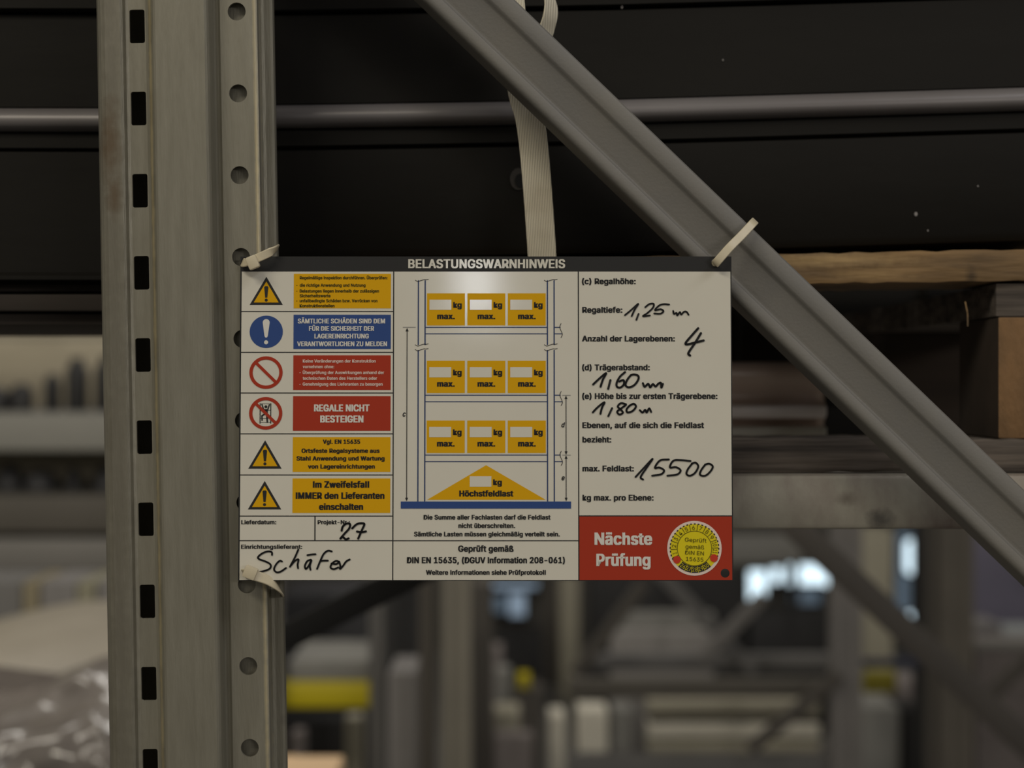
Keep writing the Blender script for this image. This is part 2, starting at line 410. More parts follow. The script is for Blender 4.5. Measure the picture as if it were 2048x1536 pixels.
flat('white_field', [holed(481.5, 544.5, 785.2, 1159.8), holed(787.6, 544.5, 1155.6, 1159.8), holed(1158, 544.5, 1462, 1031.8)], M['s_white'], sign, 1, label='glossy white print ground')
red = flat('red_panel', [holed(1158, 1034, 1462, 1159.8)], M['s_red'], sign, 1, label='large red next-inspection panel')
for _pl in ([[rect(481, y-1, 786, y+1)] for y in (624.8, 706.6, 788, 869.5, 951.5, 1033.2, 1081.9)]+[[rect(786, 1081, 1157, 1083)], [rect(630, 1033, 632.4, 1082)]]): flat('grid_line', [_pl], M['s_black'], sign, 2)
# --- text
_tc = {}
FONT = None
try:      # the sans-serif face that ships with Blender itself; the built-in face is the fallback
    import os
    fp = os.path.join(bpy.utils.system_resource('DATAFILES'), 'fonts', 'Inter.woff2')
    if os.path.exists(fp): FONT = bpy.data.fonts.load(fp)
except Exception: FONT = None
def text_mesh(s, bold):
    if FONT: s = s.replace('I', '\u0399').replace('l', '\u0399')      # plain bars instead of the serifed I and the tailed l
    key = (s, bold)
    if key in _tc: return _tc[key]
    cu = bpy.data.curves.new('t', 'FONT'); cu.body = s; cu.size = 1
    if FONT: cu.font = FONT
    cu.resolution_u = 3; cu.fill_mode = 'FRONT'
    cu.space_character = 1.0+bold*1.3
    o = bpy.data.objects.new('t', cu); C.objects.link(o)
    dg = bpy.context.evaluated_depsgraph_get(); dg.update()
    me = bpy.data.meshes.new_from_object(o.evaluated_get(dg))
    V = [v.co.copy() for v in me.vertices]; Fc = [tuple(p.vertices) for p in me.polygons]
    bpy.data.objects.remove(o); bpy.data.curves.remove(cu); bpy.data.meshes.remove(me)
    if bold:      # heavier weight: the same outline laid over itself, slightly displaced
        n = len(V); b = bold; V0, F0 = V, Fc; V = []; Fc = []
        for k, (dx, dy) in enumerate(((-b, -.35*b), (b, -.35*b), (-b, .35*b), (b, .35*b), (0, 0))):
            V += [v+Vector((dx, dy, k)) for v in V0]; Fc += [tuple(j+k*n for j in f) for f in F0]
    _tc[key] = (V, Fc); return V, Fc
CAP = max(v.y for v in text_mesh('H', 0)[0])
def text(items, m, parent, lev, name='lettering', bold=.03, slant=0, label=None):
    """items: (string, x0, x1, baseline, cap height[, rotation, cx, cy])"""
    Va = []; Fa = []
    y = -lev*.00012-.0006
    for it in items:
        s, x0, x1, base, cap = it[:5]
        V, Fc = text_mesh(s, bold)
        a, b = min(v.x for v in V), max(v.x for v in V)
        kx = (x1-x0)/(b-a); ky = cap/(CAP+.7*bold)
        n0 = len(Va)
        for v in V:
            px = x0+(v.x-a)*kx+slant*(v.y)*ky; py = base-(v.y+.35*bold)*ky
            if len(it) > 5:
                r, cx, cy = it[5:8]; r = math.radians(r)
                dx, dy = px-cx, py-cy
                px, py = cx+dx*math.cos(r)-dy*math.sin(r), cy+dx*math.sin(r)+dy*math.cos(r)
            u, w_ = sp(px, py); Va.append((u, y-v.z*.00002, w_))
        Fa += [tuple(n0+j for j in f) for f in Fc]
    me = bpy.data.meshes.new(name); me.from_pydata(Va, [], Fa)
    me.materials.append(m)
    o = bpy.data.objects.new(name, me); C.objects.link(o); o.parent = parent
    if label: o['label'] = label
    return o
text([('BELASTUNGSWARNHINWEIS', 815.5, 1130.5, 537.8, 18)], M['s_white'], sign, 2, bold=.035, label='white heading lettering on the header band')
# coloured panels
def panel(y0, y1, m, items, tm, bold, cap_label):
    p = flat('colour_panel', [[rect(586, y0, 781, y1)]], m, sign, 2, label=cap_label)
    text(items, tm, p, 3, bold=bold)
    return p
B6 = .035
panel(549, 618.5, M['s_yel'], [('Regelmäßige Inspektion durchführen. Überprüfen:', 598, 774, 560, 6.2), ('die richtige Anwendung und Nutzung', 598, 730, 575, 6.2),
    ('Belastungen liegen innerhalb der zulässigen', 598, 757, 586.6, 6.2), ('Sicherheitswerte', 598, 660, 596.3, 6.2), ('unfallbedingte Schäden bzw. Verrücken von', 598, 754, 606.3, 6.2),
    ('Konstruktionsteilen', 598, 668, 616.3, 6.2), ('-', 591, 593.5, 575, 6.2), ('-', 591, 593.5, 586.6, 6.2), ('-', 591, 593.5, 606.3, 6.2)], M['s_olive'], B6, 'yellow panel with six lines of tiny dark text')
panel(631.2, 700, M['s_blue'], [('SÄMTLICHE SCHÄDEN SIND DEM', 594.5, 769.5, 648.8, 9.6), ('FÜR DIE SICHERHEIT DER', 617, 747.5, 663.7, 9.6), ('LAGEREINRICHTUNG', 628, 737, 679, 9.6),
    ('VERANTWORTLICHEN ZU MELDEN', 593.5, 773.5, 694.5, 9.6)], M['s_field'], .04, 'blue panel with white capitals')
panel(712.7, 782, M['s_red'], [('Keine Veränderungen der Konstruktion', 605, 751, 727.3, 6.4), ('vornehmen ohne:', 605, 668, 738.6, 6.4), ('Überprüfung der Auswirkungen anhand der', 605, 768, 750.3, 6.4),
    ('technischen Daten des Herstellers oder', 605, 754, 761.8, 6.4), ('Genehmigung des Lieferanten zu besorgen', 605, 765, 773.5, 6.4), ('-', 598.5, 601, 750.3, 6.4), ('-', 598.5, 601, 773.5, 6.4)], M['s_pink'], .03, 'red panel with five lines of tiny pale text')
panel(794.2, 863.6, M['s_red'], [('REGALE NICHT', 628, 739, 825, 14), ('BESTEIGEN', 640.5, 727, 847, 14)], M['s_field'], .05, 'red panel with two lines of white capitals')
panel(876, 945.6, M['s_yel'], [('Vgl. EN 15635', 646, 720.5, 889.5, 8.6), ('Ortsfeste Regalsysteme aus', 603.5, 759.5, 907.5, 8.6), ('Stahl Anwendung und Wartung', 593.5, 769.5, 922.8, 8.6),
    ('von Lagereinrichtungen', 616.5, 750, 938.8, 8.6)], M['s_ink'], .045, 'yellow panel with four lines of dark text')
panel(958.3, 1027, M['s_yel'], [('Im Zweifelsfall', 626.5, 739, 976.8, 13), ('IMMER den Lieferanten', 592.5, 769.5, 999, 13), ('einschalten', 639, 727, 1021, 13)], M['s_ink'], .05, 'yellow panel with three lines of large dark text')
# icons
def tri_icon(ax, ay, by):
    t = flat('warning_triangle', [[[(ax, ay), (ax+33.3, by), (ax-33.3, by)]]], M['s_black'], sign, 2)
    flat('triangle_centre', [[[(ax, ay+9.5), (ax+25, by-4.8), (ax-25, by-4.8)]]], M['s_yel'], t, 3)
    e = [(ax-4.2, ay+21), (ax-2.5, ay+19), (ax+2.5, ay+19), (ax+4.2, ay+21), (ax+2.2, ay+42), (ax-2.2, ay+42)]
    flat('exclamation_mark', [[e], [circ(ax, ay+47, 3.1, n=16)]], M['s_black'], t, 4)
for a in ((531, 555, 611.6), (530.7, 882.3, 939), (530.5, 963.3, 1020)): tri_icon(*a)
bc = flat('blue_disc', [[circ(531.4, 665.5, 33.3, 32.5)]], M['s_blue'], sign, 2)
e = [(531.3+7*math.sin(math.radians(a)), 647-7*math.cos(math.radians(a))) for a in range(-90, 91, 15)]+[(534.6, 674), (533, 677), (529.6, 677), (528, 674)]
flat('exclamation_mark', [[e], [circ(531.3, 686.6, 4.1, n=20)]], M['s_field'], bc, 3)
def prohib(cy):
    r = flat('prohibition_ring', [[circ(531.5, cy, 33.3, 32.6), circ(531.5, cy, 26.6, 26)[::-1]]], M['s_red'], sign, 3)
    flat('ring_bar', [[seg(531.5-19.5, cy-19, 531.5+19.5, cy+19, 6)]], M['s_red'], r, 4)
    return r
prohib(747.2); pr = prohib(828.6)
cl = [[seg(520.3, 808.5, 520.3, 849, 1.8)], [seg(541.6, 808.5, 541.6, 849, 1.8)], [seg(520, 822.5, 542, 822.5, .8)], [seg(520, 838.5, 542, 838.5, .8)], [seg(520, 846.5, 542, 846.5, .8)], [seg(522, 809.5, 540, 809.5, .8)],
      [circ(531.8, 815.5, 3, n=14)], [[(527, 820), (536, 820), (535.5, 831), (528, 831)]], [seg(527.5, 821.5, 523.5, 810, 2.6)], [seg(535.5, 821.5, 539, 810.5, 2.6)],
      [seg(529.5, 830, 523.5, 834, 3)], [seg(523.8, 833, 524.5, 843.5, 2.8)], [seg(533.5, 830, 535, 847.5, 3.2)]]
flat('climbing_figure', cl, M['s_black'], pr, 2.6)
text([('Lieferdatum:', 484.3, 554, 1049.2, 8.2), ('Projekt-Nr.:', 636.5, 701, 1049.2, 8.2), ('Einrichtungslieferant:', 484.3, 606, 1098, 8.2)], M['s_ink'], sign, 3, bold=.035)
# --- rack diagram
dg_lines = []
for x in (836, 849.6, 1094.7, 1108.2):
    dg_lines += [[rect(x-1.25, 562, x+1.25, 692)], [rect(x-1.25, 702, x+1.25, 1004)]]
diagram = empty('rack_diagram', Vector((0, 0, 0))); diagram.parent = sign
for _pl in dg_lines: flat('diagram_upright', [_pl], M['s_line'], diagram, 2)
sh = []
for y in (656.6, 669.5, 792.4, 805.4, 911.8, 924.8):
    sh += [[rect(850.5, y-.9, 1093.8, y+.9)], [rect(1109, y-.9, 1121 if y in (656.6, 792.4, 911.8) else 1124, y+.9)]]
for _pl in sh: flat('diagram_shelf', [_pl], M['s_line'], diagram, 2)
def strokes(pts, w, n=5):
    pts = catmull([(x, y, 0) for x, y in pts], n) if len(pts) > 2 else [Vector((x, y, 0)) for x, y in pts]
    out = []
    for a, b in zip(pts, pts[1:]):
        if (a-b).length > .05: out.append([seg(a.x, a.y, b.x, b.y, w)])
    for a in pts: out.append([circ(a.x, a.y, w/2, n=8)])
    return out
br = []
for cx in (843, 1101.5):
    for y in (563, 692.5, 702):
        br.append(strokes([(cx-13, y-1), (cx-8, y+1.5), (cx-2, y-.5), (cx+5, y-2.5), (cx+8, y-2), (cx+13, y-3)], 1.1, 3))
for y in (663, 799, 918.3):
    br.append(strokes([(1122, y-14), (1119.5, y-8), (1120.5, y-3), (1124, y+5), (1124.3, y+9), (1122, y+14)], 1.2, 3))
for _pl in br: flat('break_mark', _pl, M['s_black'], diagram, 3)
for x, y0, y1 in ((813.6, 657.5, 1003.7), (1131.7, 793, 911.4), (1131.7, 912.3, 1003.7)):
    flat('dimension_arrow', [[[(x, y0), (x+3, y0+7), (x+.75, y0+7), (x+.75, y1-7), (x+3, y1-7), (x, y1), (x-3, y1-7), (x-.75, y1-7), (x-.75, y0+7), (x-3, y0+7)]]], M['s_black'], diagram, 3)
for _pl in ([rect(805, 655.9, 831, 656.8)], [rect(1124, 792, 1141, 792.9)], [rect(1124, 911.3, 1141, 912.2)]): flat('dimension_tick', [_pl], M['s_grey'], diagram, 3)
text([('c', 804.5, 810.5, 835, 10.5), ('d', 1121.8, 1127.8, 856.5, 10), ('e', 1122, 1128, 962, 10.5)], M['s_ink'], diagram, 3, bold=.03, slant=.2)
first = None
for row, (ry0, ry1) in enumerate(((588.3, 652.8), (723.6, 788.2), (843, 907.8))):
    for x0 in (853.3, 934.3, 1015.3):
        b_ = flat('load_box', [[rect(x0, ry0, x0+76, ry1)]], M['s_yel'], sign, 2)
        flat('blank_field', [[rect(x0+5, ry0+12.8, x0+48.8, ry0+33.2)]], M['s_white'], b_, 3)
        text([('kg', x0+52.5, x0+69.8, ry0+29, 11.6), ('max.', x0+20.5, x0+56, ry0+51.8, 11.8)], M['s_ink'], b_, 3, bold=.05)
tr = flat('load_triangle', [[[(972, 932), (1091, 1000.8), (854.5, 1000.8)]]], M['s_yel'], sign, 2)
flat('blank_field', [[rect(939.4, 954, 982.6, 975)]], M['s_white'], tr, 3)
text([('kg', 986, 1003.6, 971.6, 11.6), ('Höchstfeldlast', 918.5, 1026.5, 994.3, 12)], M['s_ink'], tr, 3, bold=.05)
flat('ground_bar', [[rect(802, 1004.2, 1141.5, 1018.2)]], M['s_blue'], sign, 3)
text([('Die Summe aller Fachlasten darf die Feldlast', 847.5, 1100.5, 1040, 9.2), ('nicht überschreiten.', 917, 1030, 1056.7, 9.2), ('Sämtliche Lasten müssen gleichmäßig verteilt sein.', 828.5, 1119, 1073.4, 9.2),
      ('Geprüft gemäß', 916.5, 1027, 1103.8, 12.2), ('DIN EN 15635, (DGUV Information 208-061)', 814.5, 1129, 1126.6, 12.2), ('Weitere Informationen siehe Prüfprotokoll', 852.5, 1091, 1149.4, 9.4)], M['s_ink'], sign, 3, bold=.04)
text([('(c) Regalhöhe:', 1164, 1272, 569.8, 11.6), ('Regaltiefe:', 1164.5, 1245, 627.2, 11.6), ('Anzahl der Lagerebenen:', 1164, 1350, 684.8, 11.6), ('(d) Trägerabstand:', 1164, 1299.5, 742.6, 11.6),
      ('(e) Höhe bis zur ersten Trägerebene:', 1164, 1434.5, 800, 11.6), ('Ebenen, auf die sich die Feldlast', 1164.3, 1407.5, 858, 11.6), ('bezieht:', 1164.3, 1222, 886.7, 11.6),
      ('max. Feldlast:', 1164.3, 1267, 944.3, 11.6), ('kg max. pro Ebene:', 1164.3, 1306, 1002.3, 11.6)], M['s_ink'], sign, 3, bold=.04)
text([('Nächste', 1188, 1303, 1090.3, 24.5), ('Prüfung', 1191.5, 1299.5, 1132.3, 24.5)], M['s_field'], red, 3, bold=.04)
# --- handwriting
def hand(org, k, lines, w, name='handwriting'):
    polys = []
    for l in lines: polys += strokes([(org[0]+x/k, org[1]+y/k) for x, y in l], w)
    flat(name, polys, M['s_ink'], sign, 5)
hand((470, 850), 4.267, [[(915, 905), (925, 870), (955, 845), (985, 848), (980, 885), (940, 930), (905, 972), (925, 958), (950, 978), (975, 970)],
    [(1005, 885), (1040, 852), (1075, 842), (1108, 848), (1092, 890), (1070, 940), (1056, 972)], [(1045, 912), (1085, 917), (1122, 911)]], 4.2)
hand((470, 850), 4.267, [[(325, 1110), (322, 1086), (290, 1080), (245, 1095), (208, 1125), (215, 1145), (270, 1165), (312, 1190), (310, 1222), (270, 1242), (200, 1258)],
    [(410, 1165), (390, 1160), (360, 1190), (343, 1232), (365, 1256), (400, 1250), (445, 1220)], [(548, 1065), (520, 1130), (478, 1210)], [(485, 1200), (520, 1160), (550, 1148), (543, 1190), (547, 1222)],
    [(655, 1150), (625, 1162), (605, 1200), (612, 1228), (635, 1205), (660, 1155), (647, 1200), (652, 1235)], [(625, 1112), (660, 1106), (695, 1104)],
    [(832, 1080), (800, 1074), (765, 1100), (740, 1150), (708, 1228)], [(735, 1162), (765, 1158), (800, 1158)],
    [(830, 1182), (870, 1187), (892, 1170), (870, 1160), (838, 1180), (822, 1215), (850, 1230), (888, 1215)], [(895, 1165), (905, 1200), (903, 1228), (930, 1200), (955, 1165), (985, 1148)]], 3.7)
h5 = (1140, 420)
hand(h5, 3.746, [[(412, 795), (455, 760), (512, 710), (485, 755), (463, 802)], [(515, 785), (498, 830)], [(565, 735), (595, 712), (628, 710), (622, 740), (580, 780), (548, 802), (600, 797)],
    [(745, 715), (705, 712), (670, 722), (638, 757), (680, 750), (702, 765), (680, 783), (632, 782)], [(775, 763), (780, 785), (800, 778), (805, 797), (825, 772), (835, 790), (855, 770), (875, 770), (890, 792)]], 3.5)
hand(h5, 3.746, [[(962, 893), (920, 940), (868, 1002), (880, 1014), (940, 1000), (1002, 985)], [(982, 930), (940, 1000), (888, 1078), (900, 1098)]], 4.6)
hand(h5, 3.746, [[(172, 1315), (220, 1270), (270, 1230), (245, 1280), (228, 1332)], [(302, 1282), (285, 1348)], [(412, 1222), (375, 1255), (350, 1300), (350, 1330), (375, 1338), (402, 1315), (400, 1283), (368, 1292)],
    [(455, 1245), (428, 1280), (415, 1320), (440, 1336), (480, 1320), (510, 1280), (510, 1250), (480, 1240), (455, 1245)],
    [(545, 1305), (558, 1332), (585, 1310), (600, 1336), (620, 1312), (640, 1330), (660, 1310), (680, 1303), (683, 1338), (695, 1310)]], 4.2)
h6 = (1140, 800)
hand(h6, 3.938, [[(178, 105), (220, 62), (270, 26), (250, 70), (238, 117)], [(330, 72), (300, 135)], [(440, 42), (400, 33), (375, 60), (400, 85), (415, 108), (388, 122), (370, 100), (400, 75), (438, 48)],
    [(470, 50), (445, 80), (450, 105), (490, 95), (518, 60), (500, 38), (468, 52)], [(548, 88), (570, 106), (590, 85), (602, 106), (622, 74), (637, 102)]], 4.0)
hand(h6, 3.938, [[(513, 612), (580, 540), (647, 470), (600, 540), (553, 612), (572, 632)], [(775, 475), (705, 483), (665, 540), (700, 538), (737, 560), (715, 590), (643, 602)],
    [(945, 487), (870, 480), (810, 485), (783, 537), (830, 535), (867, 560), (840, 592), (763, 602)], [(960, 505), (925, 550), (913, 588), (940, 602), (980, 580), (1006, 530), (985, 500), (955, 507)],
    [(1062, 513), (1028, 560), (1020, 595), (1060, 602), (1100, 570), (1120, 530), (1092, 508), (1060, 515)]], 3.9)
# --- inspection sticker
SCX, SCY = 1387, 1097
st = flat('inspection_sticker', [[circ(SCX, SCY, 54.2, n=60)]], M['s_pink'], sign, 3, label='round yellow inspection sticker with a pale rim')
flat('yellow_disc', [[circ(SCX, SCY, 48.5, n=60)]], M['s_lemon'], st, 4)
flat('year_band', [[sector(SCX, SCY, 35.5, 48.5, 138, 222)]]+[[sector(SCX, SCY, 47, 49.5, a, a+4, 2)] for a in range(-118, 120, 9)], M['s_black'], st, 5)
flat('disc_outline', [[circ(SCX, SCY, 34.8, n=60), circ(SCX, SCY, 33.8, n=60)[::-1]]]+[[sector(SCX, SCY, 34.5, 47.5, a-.7, a+.7, 1)] for a in [-113+20.2*k for k in range(12)]], M['s_olive'], st, 6)
flat('year_divider', [[sector(SCX, SCY, 36, 49, a-.6, a+.6, 1)] for a in (155, 171, 188, 204)], M['s_lemon'], st, 7)
flat('red_mark', [[circ(SCX-35.2, SCY+22.5, 7.6, n=20)], [circ(SCX+38.5, SCY+19.3, 7.8, n=20)]], M['s_fred'], st, 7)
its = []
for k in range(11):
    a = -103.8+20.2*k; x = SCX+41*math.sin(math.radians(a)); y = SCY-41*math.cos(math.radians(a)); w_ = 5.5 if k < 9 else 8.5
    if k == 0: w_ = 3
    its.append((str(k+1), x-w_/2, x+w_/2, y+4, 8, a, x, y))
text(its, M['s_olive'], st, 7, bold=0)
its = []
for k, a in enumerate((213.5, 196.5, 179.5, 163, 147)):
    x = SCX+42*math.sin(math.radians(a)); y = SCY-42*math.cos(math.radians(a))
    its.append((str(26+k), x-5, x+5, y+4, 8, a-180, x, y))
text(its, M['s_lemon'], st, 7, bold=0)
text([('Geprüft', SCX-20, SCX+23, 1084.5, 7.8, 3, SCX, SCY), ('gemäß', SCX-18, SCX+19, 1098, 7.8, 3, SCX, SCY), ('DIN EN', SCX-18, SCX+19, 1110, 7.8, 3, SCX, SCY), ('15635', SCX-16, SCX+18.5, 1122.4, 7.8, 3, SCX, SCY)], M['s_olive'], st, 7, bold=0)

# ------------------------------------------------------------------ cable ties
def tie(pts, width, label, wd, headp=None, hrot=0, hs=(11, 12)):
    P3 = [P(*p) for p in pts]
    r = empty('cable_tie', P3[0], label, 'cable tie', 'cable ties holding the sign')
    bm = bmesh.new(); band(bm, P3, wd, width/F, .0013); obj('tie_band', bm, M['tie'], r, 40)
    if headp:
        bm = bmesh.new(); a, b = hs[0]/F, hs[1]/F
        box(bm, -a, a, -.0032, .0022, -b, b, .0011)
        bm.transform(Matrix.Translation(P(*headp)) @ Matrix.Rotation(math.radians(hrot), 4, 'Y'))
        obj('tie_head', bm, M['tie'], r, 40)
tie([(1431, 527, 1.004), (1431, 527, .999), (1438, 519, .9965), (1460, 494, .998), (1482, 472, 1.005), (1497, 456, 1.010), (1507, 445, 1.015), (1509, 443, 1.03), (1490, 462, 1.056), (1430, 524, 1.058), (1395, 560, 1.045), (1397, 559, 1.018), (1414, 543, 1.009), (1430, 528, 1.0055)],
    17, 'white cable tie slanting across the diagonal brace at the sign\'s upper right corner', Vector((.72, 0, -.69)))
tie([(486, 524, 1.003), (488, 526, .998), (508, 519, .996), (535, 507, .997), (548, 500, 1.000), (553, 497, 1.012), (553, 497, 1.045), (535, 505, 1.058), (500, 520, 1.05), (484, 526, 1.02)],
    17, 'white cable tie with its square head at the sign\'s upper left corner', Vector((.4, 0, .9)), (506, 525, .9955), -22, (11, 13))
tie([(488, 1147, 1.0), (490, 1147, .993), (505, 1150, .9905), (535, 1160, .993), (556, 1176, .998), (562, 1184, 1.008), (560, 1184, 1.04), (540, 1170, 1.056), (505, 1155, 1.05), (486, 1148, 1.02)],
    20, 'white cable tie at the sign\'s lower left corner', Vector((-.5, 0, .85)), (501, 1145, .990), 22, (13, 12))

# ------------------------------------------------------------------ white strap
strap = empty('lashing_strap', P(1085, 540, 1.09), 'cream woven lashing strap hanging in front of the black steel profiles', 'strap')
bm = bmesh.new()
band(bm, [P(*p) for p in ((1088, 600, 1.09), (1084, 510, 1.085), (1075, 380, 1.08), (1067, 290, 1.075), (1058, 230, 1.073), (1046, 190, 1.072), (1034, 120, 1.07), (1024, 40, 1.068), (1016, -40, 1.068), (1010, -90, 1.07))], Vector((1, 0, 0)), 57*1.08/F, .0012, 6)
obj('strap_band', bm, M['webbing'], strap, 40)
bm = bmesh.new()
def tw(t): a = math.radians(20+70*t); return Vector((math.cos(a), math.sin(a)*1.0, .35))
band(bm, [P(*p) for p in ((1062, 130, 1.075), (1078, 90, 1.073), (1092, 60, 1.072), (1100, 35, 1.07), (1102, 12, 1.07), (1096, -12, 1.07), (1080, -60, 1.07), (1060, -100, 1.072))], tw, 48*1.08/F, .0012, 8)
obj('strap_loop', bm, M['webbing'], strap, 40)

# ------------------------------------------------------------------ black steel profiles above
def steel(name, line, prof, Y, label, mats, group='long black steel profiles on the rack', Ydep=.25, rail=None):
    """line: (px, py) polyline of the reference edge; prof: list of (dy px below the line, depth mm)"""
    pts = [P(x, y, Y) for x, y in line]
    r = empty(name, pts[0], label, 'steel profile', group)
    def sweep(pr, m, nm):
        bm = bmesh.new()
        q = [(-d*Y/F, b/1000) for d, b in pr]
        extr(bm, q, [(p, Vector((0, 0, 1)), Vector((0, 1, 0))) for p in pts])
        return obj(nm, bm, m, r, 40)
    sweep(prof, mats[0], 'web')
    if rail: sweep(rail, mats[1], 'flange')
    return r
topR = [(340, 210), (620, 207), (900, 202.5), (1235, 196.5), (1500, 189), (1780, 180.5), (2120, 170)]
topL = [(-260, 213), (200, 214), (338, 213)]
KS = 'black_steel_profile'
kr = [(-1, 14), (-1, 9), (0, 6), (2, 3), (6, 0), (12, -2.4), (20, -4), (29, -4.6), (37, -3.6), (42, -1), (46, 4), (47, 10), (47, 80), (-1, 80)]
def webp(d0, d1, dep=9): return [(d0, dep+3), (d0+2, dep), (d1-2, dep), (d1, dep+3), (d1, 220), (d0, 220)]
def shift(l, k): return [(x, y+k) for x, y in l]
Ys = 1.135
steel(KS, topR, webp(-440, -190, 6), Ys, 'black steel profile above the dark joint at the top edge, right of the post', (M['black_steel'], M['rail']))
steel(KS, topR, webp(-184, -2), Ys, 'upper black steel profile with a grey lit lower flange, right of the post', (M['black_steel'], M['rail']), rail=kr)
pf3 = [(49, 14), (49, 8), (52, 5), (82, 5), (86, 9), (88, 12), (90, 7), (92, 5), (290, 5), (306, 9), (310, 60), (310, 220), (49, 220)]
lowR = steel(KS, topR, pf3, Ys, 'lower black steel profile resting on the wooden pallet', (M['black_steel'], M['rail']))
steel(KS, topL, webp(-440, -197, 2), Ys, 'black steel profile at the top edge, left of the post', (M['black_steel'], M['rail']))
steel(KS, topL, webp(-191, -2), Ys, 'upper black steel profile with a grey lit lower flange, left of the post', (M['black_steel'], M['rail']), rail=kr)
pl3 = [(49, 14), (49, 8), (52, 5), (80, 5), (82, 10), (86, 12), (88, 5), (330, 5), (338, -4), (346, -4), (350, 8), (352, 220), (49, 220)]
steel(KS, topL, pl3, Ys, 'lower black steel profile left of the post, on dark timber', (M['black_steel'], M['rail']))
# bolt hole and marks on the lower right profile
def disc(px, py, Y, r, ry=None, dep=.002, n=24):
    bm = bmesh.new(); c = P(px, py, Y); R_ = r*Y/F; Rz = (ry or r)*Y/F
    f = [bm.verts.new((c.x+R_*math.cos(2*math.pi*k/n), Y, c.z+Rz*math.sin(2*math.pi*k/n))) for k in range(n)]
    b = [bm.verts.new((v.co.x, Y+dep, v.co.z)) for v in f]
    bm.faces.new(f); bm.faces.new(b[::-1])
    for i in range(n): bm.faces.new((f[i], f[(i+1) % n], b[(i+1) % n], b[i]))
    return bm
M['stain'] = mat('stain', (.045, .038, .032), .8, 0, (.03, .026, .022), 200)
M['void'] = mat('void', (.004, .004, .004), .9)
def child_of(r, name, bm, m, label=None):
    o = obj(name, bm, m, r); 
    if label: o['label'] = label
ws = Ys+.005
child_of(lowR, 'hole_rim', disc(1037, 358, ws-.0008, 17, 22), M['stain'])
child_of(lowR, 'bolt_hole', disc(1041, 361, ws-.0014, 11, 14), M['void'])
bm = bmesh.new()
for (px, py, r_) in ((1832, 428, 3.5), (1956, 372, 1.5), (1446, 120, 1.6), (1244, 14, 2.5), (1856, 461, 1.6), (1843, 217, 1.5)):
    b2 = disc(px, py, ws-.0007+(.004 if py < 180 else 0), r_, r_*1.3, n=6); tmp = bpy.data.meshes.new('x'); b2.to_mesh(tmp); b2.free(); bm.from_mesh(tmp); bpy.data.meshes.remove(tmp)
M['dust'] = mat('dust', (.30, .28, .27), .9)
o = obj('dust_fleck', bm, M['dust'], lowR); o['kind'] = 'stuff'
# dark timbers under the left profiles
for (y0, y1, dep, lab) in ((566, 584, 1.16, 'upper dark timber batten under the black steel left of the post'), (588, 622, 1.140, 'dark brown timber plank in the middle, under the black steel left of the post'), (627, 650, 1.150, 'lowest dark grey timber plank left of the post, above the beige background')):
    a = P(-260, y1, dep); b = P(345, y0, dep)
    bm = bmesh.new(); box(bm, a.x, b.x, dep, dep+.28, a.z, b.z, .002)
    o = obj('timber_plank', bm, M['plank_dark'], None, 40, origin=((a.x+b.x)/2, dep+.14, a.z)); tag(o, lab, 'plank', 'dark timber planks left of the post')

# ------------------------------------------------------------------ wooden pallet
pal = empty('wooden_pallet', P(1900, 947, 1.13), 'weathered wooden pallet on the rack beam under the black steel', 'pallet')
Yw = 1.130
def rough_board(x0, x1, ytl, ytr, ybl, ybr, Y, dep, m, name, nx=26, amp=.0006):
    """a board whose front edge follows the given pixel heights at its left and right end"""
    bm = bmesh.new(); rows = []
    for i in range(nx+1):
        t = i/nx; x = x0+(x1-x0)*t
        zt = P(x, ytl+(ytr-ytl)*t, Y).z+random.uniform(-amp, amp); zb = P(x, ybl+(ybr-ybl)*t, Y).z+random.uniform(-amp, amp)
        X = P(x, 0, Y).x; c = .0012
        rows.append([bm.verts.new(v) for v in ((X, Y+c+random.uniform(0, amp), zb), (X, Y+random.uniform(0, amp*2), zb+c*1.5), (X, Y+random.uniform(0, amp*2), (zt+zb)/2), (X, Y+random.uniform(0, amp*2), zt-c*1.5), (X, Y+c, zt), (X, Y+dep, zt), (X, Y+dep, zb))])
    for a, b in zip(rows, rows[1:]):
        for k in range(7): bm.faces.new((a[k], a[(k+1) % 7], b[(k+1) % 7], b[k]))
    bm.faces.new(rows[0]); bm.faces.new(rows[-1][::-1])
    return obj(name, bm, m, pal, 30)
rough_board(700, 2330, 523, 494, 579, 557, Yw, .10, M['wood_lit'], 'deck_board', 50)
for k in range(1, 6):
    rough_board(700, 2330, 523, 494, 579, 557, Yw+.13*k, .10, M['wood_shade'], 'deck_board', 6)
for x0, x1 in ((700, 1000), (1990, 2290)):
    a = P(x0, 640, Yw+.008); b = P(x1, 566, Yw+.008)
    bm = bmesh.new(); box(bm, a.x, b.x, Yw+.006, Yw+.75, P(0, 632, Yw).z, P(0, 566 if x0 > 1500 else 578, Yw).z, .001)
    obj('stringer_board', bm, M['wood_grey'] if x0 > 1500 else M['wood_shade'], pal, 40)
    for k in range(2):
        bm = bmesh.new(); y = Yw+.004+k*.35
        box(bm, a.x+.001, b.x, y, y+.1, P(0, 878, Yw).z, P(0, 633, Yw).z, .002)
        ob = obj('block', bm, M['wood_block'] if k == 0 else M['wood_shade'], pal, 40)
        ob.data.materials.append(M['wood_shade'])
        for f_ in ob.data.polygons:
            if f_.normal.y > -.5: f_.material_index = 1          # shade on the sides put into the colour, sawn end in front
for k in range(2):
    rough_board(700, 2330, 881, 879, 946, 943, Yw-.012+k*.6, .10, M['wood_grey'], 'bottom_board', 50 if k == 0 else 5)
bm = bmesh.new(); a = P(1937, 602, 1.125); b = P(1942, 652, 1.125)
